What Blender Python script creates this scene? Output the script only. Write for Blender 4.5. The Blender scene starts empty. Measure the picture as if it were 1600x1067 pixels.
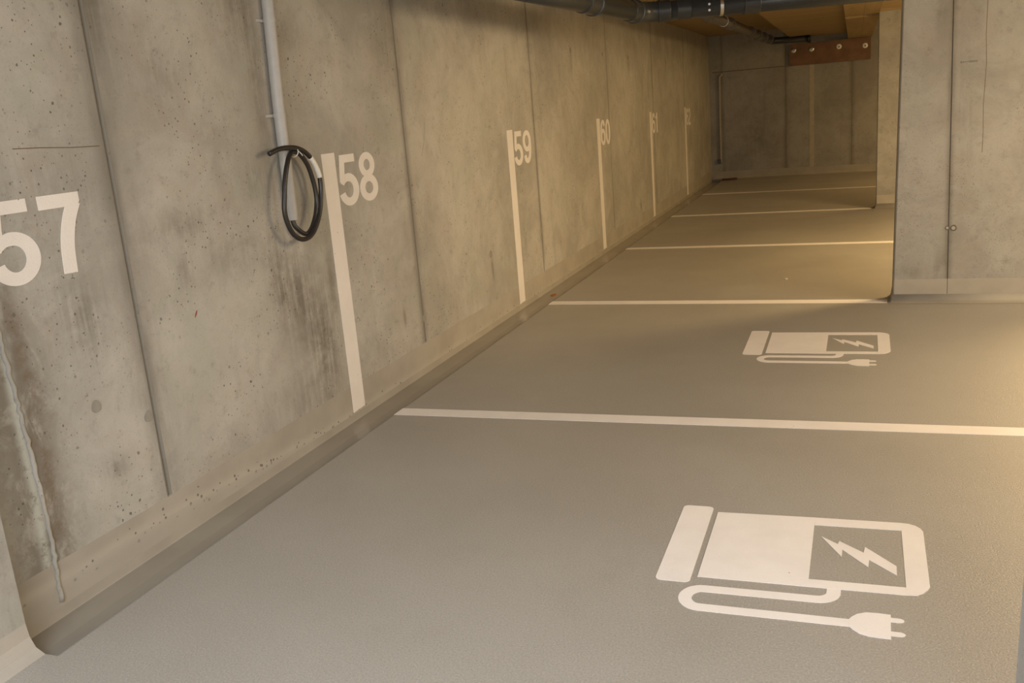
import bpy, bmesh, math, random
from mathutils import Matrix, Vector
PI = math.pi
random.seed(7)
C = bpy.context.scene.collection
SC = bpy.context.scene

# ------------------------------------------------------------------ camera
cam_d = bpy.data.cameras.new('camera')
cam_d.lens = 32.345; cam_d.sensor_width = 36.0; cam_d.clip_start = 0.05
cam = bpy.data.objects.new('camera', cam_d); C.objects.link(cam)
cam.matrix_world = Matrix((( 0.93771713, -0.00829925, 0.34730060, 2.3154035),
                           ( 0.33804958,  0.25217829, -0.90671307, -0.4330101),
                           (-0.08005663,  0.96764520, 0.23927746, 1.3821024),
                           (0, 0, 0, 1)))
SC.camera = cam

# ------------------------------------------------------------------ exposure, world, lights
SC.view_settings.view_transform = 'Standard'
SC.view_settings.look = 'None'
SC.view_settings.gamma = 1.0
SC.view_settings.use_curve_mapping = False
SC.view_settings.exposure = 0.0

w = bpy.data.worlds.new('world'); SC.world = w; w.use_nodes = True
w.node_tree.nodes['Background'].inputs[0].default_value = (1.0, 0.8, 0.55, 1)
w.node_tree.nodes['Background'].inputs[1].default_value = 0.02

def area(name, loc, target, sx, sy, power, col):
    l = bpy.data.lights.new(name, 'AREA'); l.shape = 'RECTANGLE'; l.size = sx; l.size_y = sy
    l.energy = power; l.color = col
    o = bpy.data.objects.new(name, l); C.objects.link(o); o.location = loc
    d = Vector(target) - Vector(loc)
    o.rotation_euler = d.to_track_quat('-Z', 'Y').to_euler()
    return o
WARM = (1.0, 0.70, 0.36)
NEUT = (1.0, 0.90, 0.78)
# added fills behind and above the camera, then tube lamps along the aisle
area('rear_fill_light', (2.6, -3.8, 1.3), (1.9, 6.0, 0.0), 4.2, 1.5, 135, (1.0, 0.84, 0.62))  # broad warm fill added behind the camera, no real opening there
area('near_cool_fill', (1.8, -0.7, 2.15), (1.6, -0.2, 0.0), 2.4, 1.4, 168, (0.80, 0.88, 1.0))  # cool fill added under the ceiling for the near wall and floor
area('aisle_lamp_light', (4.6, 3.9, 2.2), (3.6, 3.7, 0), 2.0, 3.2, 220, (1.0, 0.75, 0.45))
area('aisle_lamp_light', (5.2, 0.6, 2.25), (4.0, 0.9, 0), 0.8, 2.4, 70, (0.92, 0.93, 1.0))
area('aisle_lamp_light', (4.5, 7.7, 2.2), (3.5, 7.7, 0), 0.8, 1.8, 240, (1.0, 0.68, 0.31))
area('aisle_lamp_light', (4.8, 13.4, 2.2), (3.8, 13.6, 0), 0.8, 2.4, 112, (1.0, 0.64, 0.26))

# ------------------------------------------------------------------ node expression helper
class S:
    """a float socket or number inside one node tree"""
    def __init__(s, nt, v): s.nt, s.v = nt, v
    def _m(s, op, *a, clamp=False):
        n = s.nt.nodes.new('ShaderNodeMath'); n.operation = op; n.use_clamp = clamp
        for i, x in enumerate((s,) + a):
            x = x.v if isinstance(x, S) else x
            if isinstance(x, (int, float)): n.inputs[i].default_value = x
            else: s.nt.links.new(x, n.inputs[i])
        return S(s.nt, n.outputs[0])
    def __add__(s, o): return s._m('ADD', o)
    __radd__ = __add__
    def __sub__(s, o): return s._m('SUBTRACT', o)
    def __rsub__(s, o): return (s * -1.0) + o
    def __mul__(s, o): return s._m('MULTIPLY', o)
    __rmul__ = __mul__
    def __truediv__(s, o): return s._m('DIVIDE', o)
    def abs(s): return s._m('ABSOLUTE')
    def lt(s, o): return s._m('LESS_THAN', o)
    def gt(s, o): return s._m('GREATER_THAN', o)
    def maxi(s, o): return s._m('MAXIMUM', o)
    def mini(s, o): return s._m('MINIMUM', o)
    def sat(s): return s._m('ADD', 0.0, clamp=True)
    def exp(s): return s._m('EXPONENT')
    def powr(s, o): return s._m('POWER', o)
    def step(s, a, b):           # smooth step from a to b
        n = s.nt.nodes.new('ShaderNodeMapRange'); n.interpolation_type = 'SMOOTHSTEP'
        s.nt.links.new(s.v, n.inputs['Value'])
        n.inputs['From Min'].default_value = a; n.inputs['From Max'].default_value = b
        return S(s.nt, n.outputs[0])

class Mat:
    def __init__(s, name, rough=0.6, spec=0.4):
        s.m = bpy.data.materials.new(name); s.m.use_nodes = True; s.nt = s.m.node_tree
        s.b = s.nt.nodes['Principled BSDF']
        s.b.inputs['Roughness'].default_value = rough
        s.b.inputs['Specular IOR Level'].default_value = spec
        g = s.nt.nodes.new('ShaderNodeNewGeometry')
        s.pos = g.outputs['Position']
        x = s.nt.nodes.new('ShaderNodeSeparateXYZ'); s.nt.links.new(s.pos, x.inputs[0])
        s.x, s.y, s.z = (S(s.nt, x.outputs[i]) for i in range(3))
    def vec(s, a, b, c):
        n = s.nt.nodes.new('ShaderNodeCombineXYZ')
        for i, q in enumerate((a, b, c)):
            q = q.v if isinstance(q, S) else q
            if isinstance(q, (int, float)): n.inputs[i].default_value = q
            else: s.nt.links.new(q, n.inputs[i])
        return n.outputs[0]
    def noise(s, v, scale, detail=4, rough=0.55, dist=0.0):
        n = s.nt.nodes.new('ShaderNodeTexNoise'); s.nt.links.new(v, n.inputs['Vector'])
        n.inputs['Scale'].default_value = scale; n.inputs['Detail'].default_value = detail
        n.inputs['Roughness'].default_value = rough; n.inputs['Distortion'].default_value = dist
        return S(s.nt, n.outputs[0])
    def voro(s, v, scale):
        n = s.nt.nodes.new('ShaderNodeTexVoronoi'); s.nt.links.new(v, n.inputs['Vector'])
        n.inputs['Scale'].default_value = scale
        sp = s.nt.nodes.new('ShaderNodeSeparateXYZ'); s.nt.links.new(n.outputs['Color'], sp.inputs[0])
        return S(s.nt, n.outputs['Distance']), S(s.nt, sp.outputs[0]), S(s.nt, sp.outputs[1])
    def mix(s, f, a, b):
        n = s.nt.nodes.new('ShaderNodeMix'); n.data_type = 'RGBA'; n.clamp_factor = True
        f = f.v if isinstance(f, S) else f
        if isinstance(f, (int, float)): n.inputs[0].default_value = f
        else: s.nt.links.new(f, n.inputs[0])
        for i, q in ((6, a), (7, b)):
            if isinstance(q, tuple): n.inputs[i].default_value = (*q, 1)
            else: s.nt.links.new(q, n.inputs[i])
        return n.outputs[2]
    def color(s, c):
        if isinstance(c, tuple): s.b.inputs['Base Color'].default_value = (*c, 1)
        else: s.nt.links.new(c, s.b.inputs['Base Color'])
    def bump(s, h, dist=0.002, strength=1.0):
        n = s.nt.nodes.new('ShaderNodeBump'); n.inputs['Distance'].default_value = dist
        n.inputs['Strength'].default_value = strength
        s.nt.links.new(h.v, n.inputs['Height']); s.nt.links.new(n.outputs[0], s.b.inputs['Normal'])

# ------------------------------------------------------------------ materials
def concrete(name, axis, joints=(), blobs=(), band=None, rough_line=False, tone=1.0, leak=None, pit=1.0, lean=0.0, wob_=0.006):
    M = Mat(name, 0.75, 0.3)
    u = M.y if axis == 'y' else M.x
    z = M.z
    P = M.pos
    big = M.noise(P, 1.1, 5, 0.6)
    mid = M.noise(P, 5.0, 6, 0.65, 0.4)
    fine = M.noise(P, 60.0, 3, 0.7)
    grain = M.noise(P, 240.0, 2, 0.6)
    st = M.noise(M.vec(u * 7.0, 3.1, z * 0.55), 1.0, 5, 0.65)
    st2 = M.noise(M.vec(u * 45.0, 1.7, z * 3.0), 1.0, 4, 0.7)
    a = (0.49 * tone, 0.475 * tone, 0.435 * tone); b = (0.35 * tone, 0.337 * tone, 0.305 * tone)
    pinkish = (0.43 * tone, 0.37 * tone, 0.31 * tone); greenish = (0.37 * tone, 0.385 * tone, 0.325 * tone)
    col = M.mix((big * 0.6 + M.noise(P, 3.2, 6, 0.7, 0.8) * 0.4).step(0.38, 0.62), a, b)
    col = M.mix(mid.step(0.45, 0.75) * 0.45, col, pinkish)
    col = M.mix(M.noise(M.vec(M.x + 11.0, M.y, M.z), 2.3, 5, 0.6).step(0.5, 0.75) * 0.5, col, greenish)
    dark = (0.20 * tone, 0.185 * tone, 0.155 * tone)
    light = (0.56 * tone, 0.53 * tone, 0.47 * tone)
    col = M.mix(st.step(0.55, 0.85) * 0.45, col, dark)
    col = M.mix(st.step(0.42, 0.15) * 0.35, col, light)
    col = M.mix(M.noise(P, 14, 6, 0.75).step(0.52, 0.75) * 0.45, col, dark)
    col = M.mix((fine - 0.5).abs() * 0.35, col, dark)
    col = M.mix(M.noise(P, 110, 3, 0.7).step(0.55, 0.75) * 0.35, col, dark)
    h = fine * 0.3 + grain * 0.25
    # placed stains and dark patches of their own shape: (u, z, su, sz, strength, streakiness)
    tot = None
    for (bu, bz, su, sz, s_) in blobs:
        g = (((u - bu) / su).powr(2.0) + ((z - bz) / sz).powr(2.0)) * -1.0
        g = g.exp() * s_
        tot = g if tot is None else tot + g
    if tot is not None:
        tex = (st2 * 0.75 + mid * 0.5).step(0.48, 0.72)
        tex2 = M.noise(P, 9, 5, 0.7).step(0.35, 0.65)
        col = M.mix((tot * (tex * 0.6 + tex2 * 0.5 + 0.1)).sat(), col, dark)
    if leak is not None:
        lu, lz1 = leak
        wob = (M.noise(M.vec(0.3, 0.0, z * 1.5), 1.0, 2) - 0.5) * 0.06
        d = u - lu - wob
        m = z.step(1.25, 0.75)
        wet = (((d / 0.11).powr(2.0)) * -1.0).exp() * M.noise(M.vec(u * 6, 0.0, z * 3.5), 1.5, 6, 0.7, 0.5).step(0.38, 0.52)
        col = M.mix((wet * m * 0.85).sat(), col, (0.17, 0.15, 0.12))
        rust = (((d - 0.05) / 0.035).powr(2.0) * -1.0).exp() * M.noise(P, 8, 5, 0.7).step(0.42, 0.6)
        col = M.mix((rust * m * 0.75).sat(), col, (0.17, 0.125, 0.085))
        lime = (((d + 0.01) / 0.018).powr(2.0) * -1.0).exp() * M.noise(P, 22, 4, 0.7).step(0.3, 0.5)
        col = M.mix((lime * m * 0.85).sat(), col, (0.5, 0.52, 0.48))
        l2 = (((d + 0.16) / 0.07).powr(2.0) * -1.0).exp() * M.noise(P, 11, 5, 0.7).step(0.45, 0.6)
        col = M.mix((l2 * m * 0.6).sat(), col, (0.42, 0.43, 0.38))
    for (ju, wd, strength) in joints:
        wob = (M.noise(M.vec(ju * 1.0, 2.0, z * 2.2), 1.0, 3) - 0.5) * wob_ + z * lean
        d = (u - ju - wob).abs()
        soft = ((d / (wd * 3.6)).powr(2.0) * -1.0).exp() * (M.noise(M.vec(u * 9, 5.0, z * 2.0), 1.0, 4).step(0.25, 0.6) * 0.7)
        hard = ((d / wd).powr(4.0) * -1.0).exp() * 0.9
        col = M.mix((soft.maxi(hard) * strength).sat(), col, (0.15 * tone, 0.135 * tone, 0.11 * tone))
    # air holes left by the formwork
    for sc_, rad, keep in ((24, 0.15, 0.38), (55, 0.22, 0.48), (110, 0.25, 0.2), (9, 0.05, 0.4)):
        wp = M.noise(P, sc_ * 3.0, 2)
        dd, ra, rb = M.voro(M.vec(M.x, M.y, M.z + wp * (0.35 / sc_)), sc_)
        dens = M.noise(P, 2.6, 3).step(0.4, 0.62)
        pm = (dd - ra * rad).lt(0.0) * rb.lt(keep * pit) * dens
        col = M.mix(pm * 0.8, col, (0.10, 0.09, 0.075))
        h = h - pm * 1.2
    if band is not None:
        zb = band
        wv = (M.noise(M.vec(u * 1.2, 0.0, 0.0), 1.0, 2) - 0.5) * 0.012
        inb = (z - zb - wv).lt(0.0)
        bc = M.mix(M.noise(P, 3.5, 4).step(0.35, 0.7), (0.405, 0.375, 0.325), (0.35, 0.322, 0.275))
        bc = M.mix((fine - 0.5).abs() * 0.25, bc, (0.25, 0.22, 0.18))
        if rough_line:
            rl = (u.step(1.7, 3.3) * -0.075) + 0.085 + (M.noise(M.vec(u * 4.0, 0.0, 0.0), 1.0, 3) - 0.5) * 0.03
            d = (z - rl)
            near = u.step(6.5, 2.0) * 0.6 + 0.4
            pits_d, pa, pb = M.voro(P, 66)
            zone = ((d / 0.022).powr(2.0) * -1.0).exp()
            pz = (pits_d - pa * 0.42).lt(0.0) * (pb - zone * 0.6 * near).lt(0.0)
            bc = M.mix((zone * near * 0.5).sat(), bc, (0.50, 0.47, 0.41))
            bc = M.mix(pz * 0.75, bc, (0.12, 0.105, 0.085))
            h = h - pz * 1.5
            below = d.lt(-0.006)
            bc = M.mix(below * 0.5, bc, (0.40, 0.38, 0.335))
        col = M.mix(inb, col, bc)
    M.color(col)
    M.bump(h, 0.0016, 0.7)
    return M.m

JL = [(2.03, 0.015, 0.95), (4.225, 0.011, 0.95), (6.465, 0.0075, 0.9), (8.85, 0.0065, 0.6), (11.09, 0.007, 0.8), (13.37, 0.007, 0.8)]
BL = [(2.9, 0.75, 0.09, 0.22, .85), (3.05, 0.62, 0.10, 0.25, .9), (3.2, 0.42, 0.11, 0.28, .9), (3.3, 0.7, 0.035, 0.16, .7),
      (2.95, 0.2, 0.22, 0.12, .5), (2.93, 1.55, 0.06, 0.35, .75), (2.85, 1.95, 0.10, 0.22, .8), (2.82, 1.2, 0.10, 0.12, .45),  # among these, upright dark patches left of the conduit
      (2.35, 1.08, 0.22, 0.07, .5), (2.6, 0.92, 0.16, 0.08, .4), (2.3, 0.92, 0.05, 0.07, .55), (1.82, 0.34, 0.07, 0.05, .6),
      (1.8, 0.85, 0.06, 0.12, .55), (1.72, 0.92, 0.2, 0.2, .3), (2.08, 1.95, 0.08, 0.35, .8), (2.35, 1.62, 0.18, 0.12, .3),
      (1.75, 1.3, 0.25, 0.14, .3), (3.16, 1.05, 0.06, 0.08, .5), (4.15, 1.8, 0.16, 0.25, .45), (3.2, 1.8, 0.15, 0.08, .35),
      (5.36, 0.36, 0.025, 0.10, .8), (4.0, 0.34, 0.02, 0.06, .9), (7.6, 1.80, 0.05, 0.12, .6), (9.83, 1.80, 0.05, 0.12, .6),
      (7.7, 0.5, 0.05, 0.12, .6), (12.0, 1.82, 0.05, 0.12, .6), (10.15, 0.25, 0.05, 0.08, .8), (6.46, 0.44, 0.05, 0.12, .7)]
m_wall = concrete('wall_left_concrete', 'y', JL, BL, band=0.145, rough_line=True, leak=(1.49, 1.2))
m_end = concrete('wall_back_concrete', 'x', [(1.24, 0.012, 0.7), (2.27, 0.012, 0.7), (0.21, 0.008, .5)], [(0.8, 0.7, 0.35, 0.5, .5)], band=0.13, tone=0.72, pit=.4)
m_pil = concrete('pillar_concrete', 'x', [(2.8735, 0.0055, 0.9)], [(2.83, 0.25, 0.06, 0.09, .6), (2.66, 0.2, .08, .05, .4), (2.8, 1.75, .04, .2, .4)], band=0.155, tone=0.82, lean=-0.01, wob_=0.002)
m_plain = concrete('plain_concrete', 'y')
m_pilaster = concrete('pilaster_concrete', 'y', (), ((1.25, .3, .1, .2, .3),), band=0.09)

def floor_mat():
    M = Mat('floor_coating', 0.42, 0.45)
    P = M.pos
    g1 = M.noise(P, 170, 2, 0.6); g2 = M.noise(P, 420, 2, 0.6)
    c = M.mix(M.noise(P, 0.9, 4).step(0.35, 0.65), (0.368, 0.350, 0.312), (0.336, 0.317, 0.280))
    c = M.mix(M.noise(P, 6, 5, .65).step(0.5, 0.8) * 0.3, c, (0.30, 0.275, 0.235))
    c = M.mix(g1.step(0.5, 0.75) * 0.55, c, (0.24, 0.22, 0.185))
    c = M.mix(g1.step(0.5, 0.25) * 0.5, c, (0.52, 0.49, 0.44))
    d, ra, rb = M.voro(P, 4.5)
    c = M.mix((d - 0.011).lt(0.0) * rb.lt(0.14), c, (0.62, 0.57, 0.48))
    d, ra, rb = M.voro(P, 3.1)
    c = M.mix((d - 0.008).lt(0.0) * rb.lt(0.12), c, (0.08, 0.07, 0.055))
    M.color(c)
    r = M.noise(P, 1.6, 4).step(0.3, 0.7) * 0.10 + 0.36
    M.nt.links.new(r.v, M.b.inputs['Roughness'])
    M.bump(g1 * 0.7 + g2 * 0.4, 0.0022, 0.9)
    return M.m
m_floor = floor_mat()

def gutter_mat():
    M = Mat('gutter_coating', 0.22, 0.55)
    P = M.pos
    c = M.mix(M.noise(P, 2.0, 4).step(0.35, 0.7), (0.30, 0.275, 0.225), (0.26, 0.237, 0.192))
    M.color(c)
    M.bump(M.noise(P, 30, 3), 0.0008, 0.4)
    return M.m
m_gutter = gutter_mat()
def band_mat():
    M = Mat('skirting_coating', 0.6, 0.3)
    M.color(M.mix(M.noise(M.pos, 4, 4).step(0.3, 0.7), (0.36, 0.335, 0.285), (0.31, 0.287, 0.245)))
    M.bump(M.noise(M.pos, 60, 3), 0.001, 0.6)
    return M.m
m_band = band_mat()

def paint_mat():
    M = Mat('white_marking_paint', 0.5, 0.35)
    P = M.pos
    c = M.mix(M.noise(P, 7, 4).step(0.3, 0.75), (0.82, 0.785, 0.75), (0.77, 0.735, 0.70))
    g = M.noise(P, 170, 2)
    c = M.mix((g - 0.5).abs() * 0.5, c, (0.62, 0.57, 0.51))
    d, ra, rb = M.voro(P, 42)
    c = M.mix((d - 0.09).lt(0.0) * rb.lt(0.035), c, (0.16, 0.14, 0.12))
    M.color(c); M.bump(g, 0.0012, 0.6)
    return M.m
m_paint = paint_mat()

def wood_mat(name, c1, c2, axis='x'):
    M = Mat(name, 0.65, 0.25)
    if axis == 'x': v = M.vec(M.x * 0.5, M.y * 8.0, M.z * 8.0); p = M.y
    else: v = M.vec(M.x * 8.0, M.y * 0.5, M.z * 8.0); p = M.x
    g = M.noise(v, 1.0, 6, 0.65, 0.6); g2 = M.noise(v, 5.0, 3, 0.6)
    c = M.mix(g.step(0.3, 0.7), c1, c2)
    c = M.mix(g2.step(0.55, 0.8) * 0.4, c, tuple(q * 0.6 for q in c2))
    # board joints every 20 cm
    f = p._m('MODULO', 0.2).abs() if False else S(M.nt, (p / 0.2)._m('FRACT').v)
    c = M.mix((f - 0.5).abs().gt(0.485) * 0.5, c, tuple(q * 0.45 for q in c2))
    M.color(c); M.bump(g2, 0.001, 0.5)
    return M.m
m_wood = wood_mat('spruce_board', (0.40, 0.295, 0.15), (0.32, 0.225, 0.105))
m_wood_y = wood_mat('spruce_board_lengthwise', (0.44, 0.325, 0.165), (0.36, 0.255, 0.12), 'y')
m_wood_dark = wood_mat('brown_board', (0.30, 0.19, 0.09), (0.24, 0.145, 0.07))

def plain(name, c, rough=0.5, metal=0.0, spec=0.4, n=40, var=0.12):
    M = Mat(name, rough, spec)
    M.b.inputs['Metallic'].default_value = metal
    M.color(M.mix(M.noise(M.pos, n, 4).step(0.3, 0.7), c, tuple(q * (1 - var) for q in c)))
    M.bump(M.noise(M.pos, n * 3, 3), 0.0004, 0.4)
    return M.m
m_conduit = plain('grey_plastic', (0.41, 0.405, 0.39), 0.45, var=0.06)
m_black = plain('black_rubber', (0.022, 0.020, 0.019), 0.38, spec=0.5)
m_label = plain('white_sleeve', (0.72, 0.70, 0.64), 0.5)
m_pipe = plain('dark_pipe_plastic', (0.040, 0.047, 0.055), 0.35, spec=0.5)
m_pipe2 = plain('grey_brown_pipe_plastic', (0.12, 0.11, 0.10), 0.35, spec=0.5)
m_steel = plain('galvanised_steel', (0.72, 0.72, 0.70), 0.3, 1.0)
m_white_metal = plain('bright_washer', (0.88, 0.88, 0.87), 0.45, 0.0)
m_plate = plain('red_brown_board', (0.21, 0.115, 0.062), 0.6, n=6, var=0.3)
m_rust = plain('dark_red_brown', (0.07, 0.030, 0.018), 0.7)
m_tie = plain('mortar_plug', (0.30, 0.285, 0.25), 0.85)
m_crack = plain('crack_dirt', (0.17, 0.11, 0.08), 0.9)
m_light_mortar = plain('pale_mortar', (0.42, 0.38, 0.31), 0.8)
m_red = plain('red_mark', (0.30, 0.10, 0.07), 0.8)
m_yellow = plain('ochre_mark', (0.35, 0.15, 0.06), 0.8)
m_ink = plain('grey_ink', (0.13, 0.12, 0.11), 0.8)

# ------------------------------------------------------------------ geometry helpers
def obj(name, bm, mat, parent=None, smooth=False):
    me = bpy.data.meshes.new(name)
    bmesh.ops.recalc_face_normals(bm, faces=bm.faces[:])
    bm.to_mesh(me); bm.free()
    if smooth:
        for p in me.polygons: p.use_smooth = True
    me.materials.append(mat)
    o = bpy.data.objects.new(name, me); C.objects.link(o)
    if parent: o.parent = parent; o.matrix_parent_inverse = parent.matrix_world.inverted()
    return o
def struct(name, bm, mat, smooth=False):
    o = obj(name, bm, mat, None, smooth); o['kind'] = 'structure'; return o
def tag(o, label, cat, group=None):
    o['label'] = label; o['category'] = cat
    if group: o['group'] = group
    return o
def thing(name, label, cat, loc, group=None):
    o = bpy.data.objects.new(name, None); C.objects.link(o)
    o.location = loc; o.empty_display_size = 0.1
    tag(o, label, cat, group)
    bpy.context.view_layer.update()
    return o
def box(bm, x0, x1, y0, y1, z0, z1, bev=0.0):
    v = [bm.verts.new((x, y, z)) for x in (x0, x1) for y in (y0, y1) for z in (z0, z1)]
    fs = [bm.faces.new([v[i] for i in f]) for f in ((0, 1, 3, 2), (4, 6, 7, 5), (0, 4, 5, 1), (2, 3, 7, 6), (0, 2, 6, 4), (1, 5, 7, 3))]
    if bev:
        es = list({e for f in fs for e in f.edges})
        bmesh.ops.bevel(bm, geom=es, offset=bev, segments=2, affect='EDGES', profile=0.6)
    return v
def prism(bm, poly, to3, t0, t1):
    """extrude a 2D polygon; to3(a, b, t) gives the point"""
    lo = [bm.verts.new(to3(a, b, t0)) for a, b in poly]
    hi = [bm.verts.new(to3(a, b, t1)) for a, b in poly]
    n = len(poly)
    for i in range(n): bm.faces.new((lo[i], lo[(i + 1) % n], hi[(i + 1) % n], hi[i]))
    f1 = bm.faces.new(hi); f2 = bm.faces.new(lo[::-1])
    f1.normal_update(); f2.normal_update()
    bmesh.ops.triangulate(bm, faces=[f1, f2])
def ribbon(bm, pts, wid, to3, t0, t1, closed=False):
    """flat stroke of given width along a 2D path with thickness t0..t1"""
    n = len(pts); L = []; R = []
    for i, (a, b) in enumerate(pts):
        if closed: p0, p1 = pts[i - 1], pts[(i + 1) % n]
        else: p0, p1 = pts[max(i - 1, 0)], pts[min(i + 1, n - 1)]
        dx, dy = p1[0] - p0[0], p1[1] - p0[1]; l = math.hypot(dx, dy) or 1
        nx, ny = -dy / l, dx / l; ww = wid[i] if isinstance(wid, (list, tuple)) else wid
        L.append((a + nx * ww / 2, b + ny * ww / 2)); R.append((a - nx * ww / 2, b - ny * ww / 2))
    vs = [[bm.verts.new(to3(*p, t)) for p in side] for side in (L, R) for t in (t0, t1)]
    Ll, Lh, Rl, Rh = vs
    for i in range(n if closed else n - 1):
        j = (i + 1) % n
        bm.faces.new((Lh[i], Lh[j], Rh[j], Rh[i])); bm.faces.new((Ll[i], Rl[i], Rl[j], Ll[j]))
        bm.faces.new((Ll[i], Ll[j], Lh[j], Lh[i])); bm.faces.new((Rl[i], Rh[i], Rh[j], Rl[j]))
    if not closed:
        bm.faces.new((Ll[0], Lh[0], Rh[0], Rl[0])); bm.faces.new((Ll[-1], Rl[-1], Rh[-1], Lh[-1]))
def arc(cx, cy, rx, ry, a0, a1, n=20):
    return [(cx + rx * math.cos(math.radians(a0 + (a1 - a0) * i / n)), cy + ry * math.sin(math.radians(a0 + (a1 - a0) * i / n))) for i in range(n + 1)]
def spline(P, n=8, closed=False):
    P = [Vector(p) for p in P]; out = []
    for i in range(len(P) - 1):
        a, b, c, d = P[max(i - 1, 0)], P[i], P[i + 1], P[min(i + 2, len(P) - 1)]
        for k in range(n):
            t = k / n
            out.append(0.5 * ((2 * b) + (c - a) * t + (2 * a - 5 * b + 4 * c - d) * t * t + (-a + 3 * b - 3 * c + d) * t ** 3))
    out.append(P[-1]); return out
def tube(bm, pts, r, seg=16, cap=True):
    pts = [Vector(p) for p in pts]; rings = []
    prev = None
    for i, p in enumerate(pts):
        d = (pts[min(i + 1, len(pts) - 1)] - pts[max(i - 1, 0)]).normalized()
        if prev is None:
            up = Vector((0, 0, 1)) if abs(d.z) < 0.9 else Vector((1, 0, 0))
            nrm = (up - d * up.dot(d)).normalized()
        else:
            nrm = (prev - d * prev.dot(d)).normalized()
        prev = nrm; bi = d.cross(nrm)
        rr = r[i] if isinstance(r, (list, tuple)) else r
        rings.append([bm.verts.new(p + (nrm * math.cos(2 * PI * k / seg) + bi * math.sin(2 * PI * k / seg)) * rr) for k in range(seg)])
    for a, b in zip(rings, rings[1:]):
        for k in range(seg): bm.faces.new((a[k], a[(k + 1) % seg], b[(k + 1) % seg], b[k]))
    if cap: bm.faces.new(rings[0][::-1]); bm.faces.new(rings[-1])
def BM(): return bmesh.new()
def auto_smooth(o, ang=35):
    me = o.data
    for p in me.polygons: p.use_smooth = True
    b = bmesh.new(); b.from_mesh(me)
    for e in b.edges:
        if len(e.link_faces) == 2 and e.calc_face_angle(0) > math.radians(ang): e.smooth = False
    b.to_mesh(me); b.free()

# ------------------------------------------------------------------ the room shell
XR = 8.6; YF = -4.5
YE = lambda x: 15.94                        # front face of the end wall
# floor slab with its rounded edge towards the wall gutter
bm = BM()
prof = [(0.262, 0.0), (XR + 0.2, 0.0), (XR + 0.2, -0.3), (0.196, -0.3), (0.196, -0.034), (0.197, -0.012), (0.203, -0.004), (0.215, 0.0)]
prism(bm, prof, lambda a, b, t: (a, t, b), 1.27, 15.95)
box(bm, 0.0, XR + 0.2, YF, 1.27, -0.3, 0.0)
struct('floor', bm, m_floor)
# shallow gutter channel along the foot of the left wall
bm = BM()
prism(bm, [(-0.02, -0.3), (0.197, -0.3), (0.197, -0.031), (0.10, -0.034), (0.028, -0.029), (-0.02, -0.027)], lambda a, b, t: (a, t, b), 1.27, 15.97)
struct('trim_1', bm, m_gutter)
# left wall with V-grooves at the formwork joints
bm = BM()
P = [(-0.3, YF), (0.0, YF)]
for ju, wd, s_ in JL:
    g = wd * 0.6
    P += [(0.0, ju - g), (-g * 0.7, ju - g * 0.2), (-g * 0.7, ju + g * 0.2), (0.0, ju + g)]
P += [(0.0, 16.15), (-0.3, 16.15)]
prism(bm, P, lambda a, b, t: (a, b, t), 0.143, 2.37)
box(bm, -0.3, 0.0, YF, 16.15, -0.028, 0.143)
wl = struct('wall_left', bm, m_wall)
# coated fillet between wall and gutter
bm = BM()
prism(bm, [(0.0, 0.004), (0.0035, -0.012), (0.006, -0.024), (0.010, -0.032), (-0.01, -0.032), (-0.01, 0.004)], lambda a, b, t: (a, t, b), 1.27, 15.96)
struct('trim_2', bm, m_band)
# raised, lime-crusted construction joint near the pilaster
bm = BM()
pts = []
for i in range(60):
    z = 1.0 - i * 0.98 / 59
    pts.append((0.001, 1.495 + 0.012 * math.sin(z * 5) + 0.004 * random.uniform(-1, 1), z))
tube(bm, pts, [0.006 + 0.0025 * random.random() for _ in pts], 8)
m_lime = concrete('lime_crust', 'y', tone=1.05)
obj('joint_ridge', bm, m_lime, wl, True)
# tie-hole plugs on the left wall
def plug_disc(bm, cx, cy, cz, r, axis):
    n = 20; d = 0.0018
    ring = []
    for k in range(n):
        a = 2 * PI * k / n; rr = r * (1 + 0.04 * math.sin(3 * a + cy * 5))
        ring.append((rr * math.cos(a), rr * math.sin(a)))
    if axis == 'x': prism(bm, ring, lambda a, b, t: (cx + t, cy + a, cz + b), -0.004, d)
    else: prism(bm, ring, lambda a, b, t: (cx + a, cy - t, cz + b), -0.004, d)
for yy, zz, r in ((1.778, 0.567, .021), (1.997, 0.458, .021), (6.463, 1.872, .03), (8.711, 1.874, .022), (7.6, 1.878, .024), (9.826, 1.873, .022),
                  (12.02, 1.875, .022), (6.463, 0.472, .024), (4.236, 0.285, .022), (5.348, 0.47, .026), (10.156, 0.227, .022)):
    bm = BM(); plug_disc(bm, 0.0, yy, zz, r, 'x'); obj('tie_hole_plug', bm, m_tie, wl)
# hairline shrinkage mark and a red pencil tick
bm = BM(); ribbon(bm, [(1.66, 1.400), (1.76, 1.3975), (1.88, 1.391), (2.0, 1.389)], 0.0028, lambda a, b, t: (t, a, b), -0.001, 0.0006)
obj('hairline_crack', bm, m_crack, wl)
bm = BM(); ribbon(bm, [(2.318, 0.738), (2.327, 0.75), (2.335, 0.762)], [0.003, 0.009, 0.004], lambda a, b, t: (t, a, b), -0.001, 0.0006)
o = obj('red_mark', bm, m_red, wl); o['label'] = 'small red smear on the concrete'
bm = BM(); ribbon(bm, [(4.42, 1.19), (4.47, 1.27), (4.50, 1.37)], 0.003, lambda a, b, t: (t, a, b), -0.001, 0.0006)
obj('scratch', bm, m_tie, wl)

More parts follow.
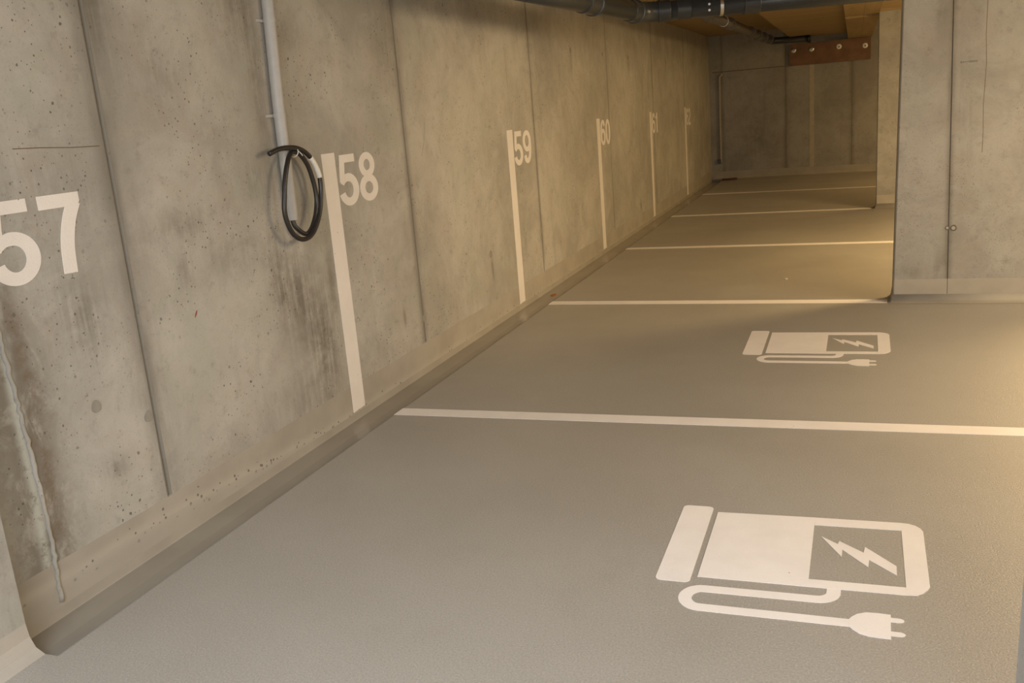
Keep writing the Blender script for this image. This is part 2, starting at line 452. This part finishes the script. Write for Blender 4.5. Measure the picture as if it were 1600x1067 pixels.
# pilaster at the near left, foot flared to the floor
bm = BM()
prism(bm, [(-0.05, 0.0), (0.165, 0.0), (0.135, 0.018), (0.120, 0.05), (0.115, 0.09), (0.112, 1.2), (0.110, 2.37), (-0.05, 2.37)], lambda a, b, t: (a, t, b), -2.2, 1.27)
o = obj('wall_pilaster', bm, m_pilaster)
bmesh_tmp = None
tag(o, 'pale concrete pilaster standing out from the wall in the lower left corner', 'pilaster')

# end wall
bm = BM()
prism(bm, [(-0.3, YE(-0.3)), (XR + .3, YE(XR)), (XR + .3, 16.6), (-0.3, 16.6)], lambda a, b, t: (a, b, t), -0.3, 2.37)
wb = struct('wall_back', bm, m_end)
def ebox(bm, x0, x1, d, z0, z1, off=0.0):
    prism(bm, [(x0, YE(x0) - off), (x0, YE(x0) - d - off), (x1, YE(x1) - d - off), (x1, YE(x1) - off)], lambda a, b, t: (a, b, t), z0, z1)
bm = BM(); ebox(bm, 1.615, 1.685, 0.003, 0.13, 1.78); obj('mortar_stripe', bm, m_light_mortar, wb)
bm = BM(); ebox(bm, 0.05, 1.235, 0.001, 1.778, 1.790); obj('pour_line', bm, m_crack, wb)
bm = BM()
prism(bm, [(15.938, 0.13), (15.932, 0.05), (15.91, 0.01), (15.87, 0.0), (15.95, 0.0), (15.95, 0.13)], lambda a, b, t: (t, a, b), 0.02, 2.9)
struct('trim_3', bm, m_band)
# other walls, out of view, close the hall
bm = BM(); box(bm, -0.3, XR + .3, YF - 0.3, YF, -0.3, 2.37); struct('wall_front', bm, m_plain)
bm = BM(); box(bm, XR, XR + 0.3, YF, 16.2, 0.0, 2.37); struct('wall_right', bm, m_plain)
# ceiling and its timber soffit
bm = BM(); box(bm, -0.3, XR + .3, YF - .3, 16.6, 2.37, 2.6)
struct('ceiling', bm, m_wood)
bm = BM(); box(bm, 1.345, 2.205, YF, 15.8, 2.205, 2.37)
o = struct('trim_4', bm, m_wood)

def beam(label, x0, x1, y0, y1, z0, mat):
    bm = BM(); box(bm, x0, x1, y0, y1, z0, 2.37, 0.004)
    tag(obj('ceiling_beam', bm, mat), label, 'beam')
beam('timber ceiling beam running lengthwise to the far wall', 2.205, 2.56, 11.12, 15.90, 2.115, m_wood_y)
beam('timber ceiling beam running lengthwise between the two visible pillars', 2.205, 2.56, 6.08, 10.86, 2.125, m_wood_y)
beam('timber ceiling beam running lengthwise nearest the camera, above the first bay', 2.205, 2.56, YF, 5.85, 2.125, m_wood_y)
beam('timber cross beam resting on the farther pillar', 2.205, 5.2, 10.86, 11.12, 2.14, m_wood)
beam('timber cross beam over the big nearest pillar', 2.205, 5.2, 5.85, 6.08, 2.14, m_wood)

# ------------------------------------------------------------------ concrete pillars between the bays
def pillar(label, y0, th, x0b=2.556, x0t=2.586, plugs=False):
    t = thing('concrete_pillar', label, 'pillar', (3.1, y0 + th / 2, 0))
    bm = BM()
    def to3(a, b, s):
        x = a + (x0t - x0b) * (s / 2.14) if a < 2.7 else (a - 0.01 * s if a < 3 else a)
        return (x, b, s)
    prism(bm, [(x0b, y0 + 0.006), (x0b + 0.006, y0), (2.8705, y0), (2.8735, y0 + 0.005), (2.8765, y0), (3.65, y0), (3.65, y0 + th), (x0b + 0.006, y0 + th), (x0b, y0 + th - .006)], to3, 0.0, 2.14)
    obj('pillar_body', bm, m_pil, t)
    # coated flare at the foot: rings around the footprint
    bm = BM()
    prev = None
    for off, z in ((0.0015, 0.058), (0.002, 0.045), (0.006, 0.02), (0.014, 0.006), (0.026, 0.001)):
        a, b, c_, d = x0b - off, 3.65 + off, y0 - off, y0 + th + off
        ring = [bm.verts.new(q) for q in ((a, c_, z), (b, c_, z), (b, d, z), (a, d, z))]
        if prev:
            for k in range(4): bm.faces.new((prev[k], prev[(k + 1) % 4], ring[(k + 1) % 4], ring[k]))
        prev = ring
    obj('foot_fillet', bm, m_band, t, True)
    if plugs:
        for px, pz, r in ((2.862, 0.478, 0.013), (2.897, 0.476, 0.019)):
            bm = BM(); plug_disc(bm, px, y0, pz, r, 'y')
            o = obj('tie_hole_plug', bm, m_ink, t)
            bm = BM(); prism(bm, arc(0, 0, r * .6, r * .6, 0, 342, 19), lambda a, b, s: (px + a, y0 - s, pz + b), .001, .0024)
            obj('mortar_fill', bm, m_light_mortar, o)
        bm = BM(); ribbon(bm, [(3.040, 0.93), (3.041, 1.05), (3.036, 1.2), (3.044, 1.45), (3.036, 1.62), (3.038, 1.82)], 0.0022, lambda a, b, s: (a, y0 - s, b), -.001, .0006)
        obj('hairline_crack', bm, m_crack, t)
        # faint row of stamped marks
        bm = BM()
        for i in range(9):
            hgt = (0.010, 0.008, 0.006, 0.006, 0.008, 0.012, 0.012, 0.012, 0.010)[i]
            xx = 2.905 + i * 0.0105
            prism(bm, [(xx, 1.466 - hgt / 2), (xx + 0.005, 1.466 - hgt / 2), (xx + 0.005, 1.466 + hgt / 2), (xx, 1.466 + hgt / 2)], lambda a, b, s: (a, y0 - s, b), -.001, .0006)
        o = obj('stamped_mark', bm, m_ink, t)
    return t
pillar('big concrete pillar at the right with dark joint, white line ending at its foot', 5.865, 0.21, plugs=True)
pillar('farther narrow-looking concrete pillar seen behind the big right pillar', 10.89, 0.21, 2.552, 2.556)
pillar('nearest concrete pillar, only a sliver showing at the lower right edge', 0.80, 0.23)

# ------------------------------------------------------------------ painted markings
FL = lambda a, b, t: (a, b, t)
def floor_line(label, x0, y0, x1, y1, wd=0.098, cut=True):
    bm = BM()
    dx = 0.0
    prism(bm, [(x0, y0 - wd / 2), (x1, y1 - wd / 2), (x1, y1 + wd / 2), (x0, y0 + wd / 2)], FL, -0.001, 0.0013)
    tag(obj('bay_line', bm, m_paint), label, 'floor line', 'white lines between the parking bays')
floor_line('thick white floor line nearest the camera, between the two charging symbols', 0.207, 3.425, 5.1, 3.50)
floor_line('white floor line running to the foot of the big right pillar', 0.207, 5.935, 2.525, 5.925, 0.105)
floor_line('white floor line just behind the big right pillar, starting below number 60', 0.207, 8.44, 5.1, 8.41, 0.10)
floor_line('white floor line running to the foot of the farther pillar', 0.207, 10.93, 2.50, 10.97, 0.10)
floor_line('farthest white floor line, closest to the end wall', 0.207, 13.46, 5.1, 13.38, 0.10)

WL = lambda a, b, t: (t, a, b)
W0, SW = 3.346, 0.117
names = {58: 'widest', 59: '', 60: '', 61: '', 62: ''}
def stroke_digit(d, bm, y0, z0, w, h):
    """one digit in a 0.56 x 1 box"""
    def T(a, b, t): return (t, y0 + a / 0.56 * w, z0 + b * h)
    s = 0.15; lay = [0.0012]
    def nxt(): lay[0] += 0.0003; return -lay[0], lay[0]
    R = lambda pts, wd=s, closed=False: ribbon(bm, pts, wd, T, *nxt(), closed)
    Q = lambda poly: prism(bm, poly, T, *nxt())
    if d == '8':
        R(arc(.28, .74, .165, .185, 0, 351, 39), .14, True); R(arc(.28, .275, .20, .20, 0, 351, 39), .15, True)
    elif d == '0':
        R([(.28 + .19 * math.copysign(abs(math.cos(a)) ** .85, math.cos(a)), .5 + .425 * math.sin(a)) for a in [2 * PI * i / 44 for i in range(44)]], .155, True)
    elif d == '5':
        Q([(.09, 1.0), (.50, 1.0), (.50, .845), (.205, .845), (.185, .66), (.175, .48), (.03, .48)])
        R(arc(.265, .315, .205, .24, 150, -165, 34), [.10 + .06 * min(1, i / 6) for i in range(35)])
    elif d == '7':
        Q([(.03, 1.0), (.53, 1.0), (.53, .88), (.47, .80), (.40, .83), (.03, .83)])
        R(spline([(.46, .90, 0), (.36, .68, 0), (.285, .40, 0), (.262, .0, 0)], 6), .165) if False else R([(p.x, p.y) for p in spline([(.455, .88, 0), (.36, .66, 0), (.29, .36, 0), (.265, .0, 0)], 8)], .165)
    elif d in '96':
        f = (lambda p: p) if d == '9' else (lambda p: (.56 - p[0], 1 - p[1]))
        R([f(p) for p in arc(.28, .675, .20, .25, 0, 351, 39)], .145, True)
        R([f((p.x, p.y)) for p in spline([(.475, .70, 0), (.478, .48, 0), (.43, .23, 0), (.34, .105, 0), (.25, .078, 0), (.16, .12, 0), (.115, .25, 0)], 7)], .15)
    elif d == '1':
        Q([(.24, 0), (.42, 0), (.42, 1.0), (.29, 1.0), (.22, .86), (.08, .80), (.08, .69), (.24, .72)])
    elif d == '2':
        pts = arc(.28, .715, .19, .205, 172, -25, 22) + [(p.x, p.y) for p in spline([(.40, .50, 0), (.24, .33, 0), (.12, .17, 0), (.10, .08, 0)], 6)]
        R(pts, .15); Q([(.035, 0), (.53, 0), (.53, .15), (.035, .15)])
def number(txt, y0, label, z0=1.012, h=0.245, w=0.19, adv=0.197):
    t = thing('bay_number', label, 'painted number', (0, y0, z0), 'white bay numbers on the wall')
    for i, d in enumerate(txt):
        bm = BM(); stroke_digit(d, bm, y0 + i * adv, z0, w, h)
        obj('digit', bm, m_paint, t)
def stripe(k, label, ztop=1.272, zb=0.012):
    bm = BM(); y = W0 + 2.5 * k
    prism(bm, [(y, zb), (y + SW, zb + 0.004), (y + SW, ztop), (y, ztop)], WL, -0.001, 0.0014)
    tag(obj('wall_stripe', bm, m_paint), label, 'wall stripe', 'white upright stripes on the wall')
number('57', 1.503, 'white number fifty-seven on the wall, cut off by the left edge', 1.008, 0.247, 0.183, 0.195)
rows = (('58', 'white number fifty-eight on the wall to the right of the coiled cable', 'widest and nearest white upright wall stripe, just right of the coiled cable'),
        ('59', 'white number fifty-nine on the wall, second in the row after the coiled cable', 'white upright wall stripe left of number fifty-nine, foot near the rust-coloured scrap'),
        ('60', 'white number sixty on the wall, below the elbow of the dark drain pipe', 'white upright wall stripe left of number sixty, middle of the five stripes'),
        ('61', 'small far white number sixty-one on the concrete wall', 'thin far white upright wall stripe left of number sixty-one'),
        ('62', 'smallest and farthest white number, sixty-two, close to the end wall', 'farthest and thinnest white upright wall stripe, closest to the end wall'))
for k, (n, ln, ls) in enumerate(rows):
    number(n, W0 + SW + 0.012 + 2.5 * k, ln)
    stripe(k, ls)

def charging_symbol(dx, dy, label):
    t = thing('charging_symbol', label, 'floor marking', (2.15 + dx, 2.2 + dy, 0), 'charging bay symbols on the floor')
    F = lambda a, b, q: (a + dx, b + dy, q)
    t0, t1 = -0.001, 0.0014
    def rr(x0, x1, y0, y1, r, corners=(1, 1, 1, 1)):
        out = []
        for (cx, cy, a0), on in zip(((x1 - r, y1 - r, 0), (x0 + r, y1 - r, 90), (x0 + r, y0 + r, 180), (x1 - r, y0 + r, 270)), corners):
            if on: out += arc(cx, cy, r, r, a0, a0 + 90, 6)
            else: out.append((cx + (r if a0 in (0, 270) else -r), cy + (r if a0 in (0, 90) else -r)))
        return out
    bm = BM(); prism(bm, rr(1.765, 1.868, 2.030, 2.566, 0.018), F, t0, t1); obj('pump_foot', bm, m_paint, t)
    bm = BM()
    prism(bm, [(1.886, 2.070), (2.200, 2.072), (2.203, 2.538), (1.886, 2.527)], F, t0, t1)
    prism(bm, [(2.203, 2.482), (2.466, 2.487), (2.466, 2.543), (2.203, 2.538)], F, t0, t1)
    prism(bm, [(2.200, 2.072), (2.462, 2.076), (2.462, 2.120), (2.200, 2.117)], F, t0, t1)
    prism(bm, [(2.462, 2.076), (2.489, 2.080), (2.506, 2.096), (2.518, 2.116), (2.525, 2.135), (2.529, 2.49), (2.522, 2.512), (2.508, 2.530), (2.487, 2.541), (2.466, 2.543)], F, t0, t1)
    obj('pump_body', bm, m_paint, t)
    bm = BM()
    prism(bm, [(2.226, 2.403), (2.277, 2.356), (2.281, 2.378), (2.352, 2.312), (2.356, 2.352), (2.442, 2.243), (2.441, 2.186), (2.367, 2.269), (2.364, 2.222), (2.291, 2.322), (2.289, 2.274)], F, t0, t1)
    obj('lightning_bolt', bm, m_paint, t)
    bm = BM()
    pts = [(2.271, 2.074)] + arc(2.226, 2.052, 0.045, 0.045, 0, -90, 8)[1:] + arc(1.915, 1.951, 0.046, 0.052, 90, 270, 16) + [(2.320, 1.900)]
    ribbon(bm, pts, 0.038, F, t0, 0.0011)
    obj('charging_cable', bm, m_paint, t)
    bm = BM()
    prism(bm, [(2.312, 1.883), (2.322, 1.868), (2.337, 1.853), (2.360, 1.844), (2.385, 1.842), (2.414, 1.842), (2.417, 1.962), (2.385, 1.964), (2.355, 1.962), (2.332, 1.949), (2.320, 1.934), (2.312, 1.918)], F, t0, 0.0018)
    obj('plug', bm, m_paint, t)
    for yy in (1.869, 1.937):
        bm = BM(); prism(bm, [(2.413, yy - .011), (2.440, yy - .0105), (2.447, yy - .007), (2.450, yy), (2.447, yy + .007), (2.440, yy + .0105), (2.413, yy + .011)], F, t0, 0.0012)
        obj('prong', bm, m_paint, t)
charging_symbol(0, 0, 'larger white charging pump symbol in the foreground bay')
charging_symbol(-0.02, 2.535, 'smaller white charging pump symbol in the bay beyond the thick line')

# ------------------------------------------------------------------ grey conduit with its coiled cable
t = thing('conduit_pipe', 'pale grey plastic conduit running down the wall left of number 58', 'conduit', (0.024, 3.0, 1.013))
bm = BM()
tube(bm, [(0.026, 3.006, 1.012), (0.026, 3.012, 1.2), (0.026, 3.018, 1.5), (0.026, 3.05, 2.05), (0.026, 3.06, 2.37)], 0.0255, 24, False)
tube(bm, [(0.026, 3.006, 1.012), (0.026, 3.012, 1.2), (0.026, 3.018, 1.5), (0.026, 3.05, 2.05), (0.026, 3.06, 2.37)], 0.022, 24, False)
ring_fix = [v for v in bm.verts]
obj('conduit_tube', bm, m_conduit, t, True)
for zz in (1.838, 1.455):
    yc = 3.018 + 0.06 * (zz - 1.5)
    bm = BM()
    box(bm, -0.002, 0.010, yc - 0.062, yc + 0.01, zz - 0.006, zz + 0.006, 0.002)
    tube(bm, [(0.026, yc, zz - 0.008), (0.026, yc, zz + 0.008)], 0.028, 24)
    auto = obj('pipe_clip', bm, m_conduit, t); auto_smooth(auto)
t = thing('coiled_cable', 'black cable coiled in a loop and hanging on the grey conduit', 'cable', (0.06, 3.02, 1.12))
pts = [(.026, 3.008, 1.05), (.030, 3.004, 1.00), (.040, 3.014, .972), (.052, 3.048, .945), (.060, 3.080, .953), (.062, 3.126, .999), (.062, 3.157, 1.059), (.062, 3.163, 1.112), (.062, 3.150, 1.177), (.062, 3.125, 1.237),
       (.062, 3.079, 1.284), (.060, 3.037, 1.300), (.062, 2.997, 1.289), (.070, 2.955, 1.250), (.072, 2.923, 1.192), (.072, 2.903, 1.129), (.070, 2.890, 1.060), (.070, 2.906, .997), (.072, 2.941, .951), (.076, 2.991, .928),
       (.078, 3.051, .935), (.078, 3.104, .970), (.076, 3.153, 1.028), (.074, 3.184, 1.104), (.074, 3.192, 1.168), (.074, 3.180, 1.211), (.074, 3.149, 1.256), (.074, 3.100, 1.293), (.074, 3.039, 1.314),
       (.070, 2.977, 1.320), (.064, 2.914, 1.317), (.056, 2.859, 1.303)]
sp = spline(pts, 6)
bm = BM(); tube(bm, sp, 0.0105, 14); obj('cable_loop', bm, m_black, t, True)
bm = BM(); tube(bm, sp[24 * 6 + 1:26 * 6 + 3], 0.0118, 16); o = obj('label_sleeve', bm, m_label, t, True); o['label'] = 'white sleeve round the black cable'
bm = BM()
tube(bm, [(0.056 + 0.026 * math.cos(a), 3.034, 1.302 + 0.024 * math.sin(a)) for a in [2 * PI * i / 20 for i in range(21)]], 0.0022, 6)
tube(bm, [(0.084, 3.034, 1.302), (0.092, 3.040, 1.290), (0.094, 3.046, 1.280)], 0.0018, 6)
o = obj('cable_tie', bm, m_label, t, True); o['label'] = 'pale thin tie holding the loop'

# ------------------------------------------------------------------ dark drain pipes under the ceiling
t = thing('drain_pipe', 'thick dark drain pipe with an elbow crossing under the ceiling', 'pipe', (0.76, 6.85, 2.05))
R1 = 0.071
E0 = Vector((0.798, 6.80, 2.04)); leg1 = Vector((0.645, 5.25, 2.047)); far = Vector((0.53, 4.1, 2.055)); leg2 = Vector((2.2, 7.20, 2.04)); end2 = Vector((4.0, 7.715, 2.04))
d1 = (leg1 - E0).normalized(); d2 = (leg2 - E0).normalized()
bm = BM(); tube(bm, [E0 + d1 * 0.10, leg1, far], R1, 32); obj('pipe_run', bm, m_pipe, t, True)
bm = BM(); tube(bm, [E0 + d2 * 0.10, leg2, end2], R1, 32); obj('pipe_run', bm, m_pipe, t, True)
bm = BM()
bez = []
for i in range(13):
    q = i / 12; bez.append((1 - q) ** 2 * (E0 + d1 * 0.15) + 2 * q * (1 - q) * E0 + q * q * (E0 + d2 * 0.15))
tube(bm, bez, R1 + 0.004, 32); obj('elbow', bm, m_pipe, t, True)
def sleeve(A, d, s0, s1, r, mat, parent, name='coupling', lip=True):
    bm = BM()
    a = A + d * s0; b = A + d * s1
    if lip: pts = [a, a + d * .012, a + d * .014, b - d * .004, b]; rr = [r + .008, r + .008, r, r, r - .004]
    else: pts = [a, b]; rr = r
    tube(bm, pts, rr, 32); o = obj(name, bm, mat, parent); auto_smooth(o); return o
sleeve(E0, d1, 0.14, 0.30, R1 + .006, m_pipe, t)
sleeve(E0, d2, 0.13, 0.22, R1 + .006, m_pipe, t)
sleeve(E0, d1, 1.02, 1.22, R1 + .006, m_pipe, t)
sleeve(E0, d2, 0.27, 0.37, R1 + .003, m_pipe, t, lip=False)
# steel pipe clamp with its rod and screws
bm = BM(); ctr = E0 + d2 * 0.595
tube(bm, [ctr - d2 * .012, ctr + d2 * .012], R1 + .004, 32)
tube(bm, [ctr, ctr + Vector((0, 0, 0.325))], 0.005, 8)
n2 = d2.cross(Vector((0, 0, 1)))
o = obj('pipe_clamp', bm, m_steel, t); auto_smooth(o)
for dz in (-0.03, 0.012):
    bm = BM(); p0 = E0 + d2 * 0.50 + n2 * (R1 * .93) + Vector((0, 0, dz)); tube(bm, [p0 - n2 * .006, p0 + n2 * .008], 0.009, 10); obj('screw_head', bm, m_steel, t)
sleeve(E0, d2, 0.76, 0.88, R1 + .006, m_pipe, t)
bm = BM(); tube(bm, [far + Vector((0, 0.05, 0)), far + Vector((0, 0.05, 0.305))], R1, 24); obj('riser', bm, m_pipe, t, True)

t = thing('branch_pipe', 'thinner drain pipe with many couplings running towards the far wall', 'pipe', (0.95, 12.0, 2.2))
A = Vector((0.872, 8.6, 2.20)); B = Vector((1.065, 15.35, 2.185)); dB = (B - A).normalized(); R2 = 0.055
bm = BM(); tube(bm, [A, B], R2, 24); obj('pipe_run', bm, m_pipe2, t, True)
for yy, ln in ((9.6, .12), (11.1, .14), (12.9, .14), (13.7, .13), (14.4, .12), (15.05, .12)):
    sleeve(A, dB, yy - 8.6, yy - 8.6 - ln, R2 + .008, m_pipe2, t)
bm = BM()
Cn = Vector((1.07, 15.42, 2.175)); Dn = Vector((1.62, 15.40, 2.155))
tube(bm, [B - dB * .05, Cn + Vector((0.0, -.01, 0)), Cn + Vector((0.06, 0.02, 0)), Dn], 0.052, 24); o = obj('cross_run', bm, m_pipe, t, True)
bm = BM(); tube(bm, [Dn, Dn + Vector((0.035, 0, 0))], 0.068, 24); o = obj('end_collar', bm, m_black, t); auto_smooth(o)
bm = BM(); tube(bm, [A + Vector((0, 0, 0)), A + Vector((0, -.03, 0.0)), A + Vector((0, -.06, 0.15))], R2, 20); obj('riser', bm, m_pipe2, t, True)
for s_ in (2.0, 5.9):
    bm = BM(); q = A + dB * s_
    tube(bm, [q - dB * .012, q + dB * .012], R2 + .004, 24); tube(bm, [q, q + Vector((0, 0, .168))], .005, 8)
    o = obj('pipe_clamp', bm, m_steel, t); auto_smooth(o)

# ------------------------------------------------------------------ far wall fittings
t = thing('bearing_board', 'red-brown board fixed high on the end wall under the beams', 'board', (1.94, YE(1.94), 1.95))
bm = BM(); ebox(bm, 1.312, 2.545, 0.05, 1.775, 2.11); obj('board', bm, m_plate, t)
for px, pz, m in ((1.372, 2.016, m_steel), (1.648, 2.008, m_steel), (2.069, 2.007, m_white_metal), (2.462, 1.985, m_white_metal)):
    bm = BM(); yy = YE(px) - 0.05
    tube(bm, [(px, yy + .004, pz), (px, yy - .010, pz), (px, yy - .014, pz)], [.040, .040, .034], 24)
    o = obj('washer', bm, m, t); auto_smooth(o)
    bm = BM(); tube(bm, [(px + .002, yy - .012, pz - .004), (px + .002, yy - .026, pz - .004)], .011, 8)
    obj('bolt_end', bm, m_crack, o)
t = thing('thin_riser_conduit', 'thin brownish conduit running up the end wall near the corner', 'conduit', (0.17, 15.93, 0.2))
yy = YE(.17) - .02
bm = BM(); tube(bm, spline([(0.165, yy, 0.27), (0.165, yy, 1.0), (0.17, yy, 1.66), (0.175, yy, 1.70), (0.20, yy + .01, 1.735), (0.205, yy + .03, 1.745)], 5), 0.016, 12)
obj('conduit_tube', bm, m_light_mortar, t, True)
bm = BM(); box(bm, 0.11, 0.165, yy - .02, yy + .03, 0.27, 0.34, .004); obj('outlet_box', bm, m_pipe, t)
bm = BM()
rz = 0.018
prism(bm, [(0.02, 15.58), (0.25, 15.55), (0.40, 15.63), (0.42, 15.72), (0.30, 15.70), (0.06, 15.66)], lambda a, b, q: (a + 0.02, b, q + 0.0), 0.0, 0.035) if False else prism(bm, [(0.215, 15.56), (0.36, 15.62), (0.45, 15.72), (0.43, 15.76), (0.30, 15.70), (0.215, 15.68)], lambda a, b, q: (a, b, q), 0.0, 0.03)
tag(obj('timber_offcut', bm, m_rust), 'dark red-brown scrap of wood on the floor in the far corner', 'scrap')
bm = BM()
prism(bm, [(0.075, 6.34), (0.10, 6.33), (0.115, 6.38), (0.095, 6.43), (0.07, 6.41)], FL, -0.0335, -0.029)
tag(obj('leaf_scrap', bm, m_yellow), 'tiny rust-coloured scrap lying in the wall gutter near number 59', 'scrap')
bm = BM()
prism(bm, arc(1.835, 6.737, .012, .014, 0, 300, 5), FL, 0.0, 0.006)
tag(obj('pale_crumb', bm, m_label), 'tiny pale crumb on the floor behind the white line to the big pillar', 'crumb')
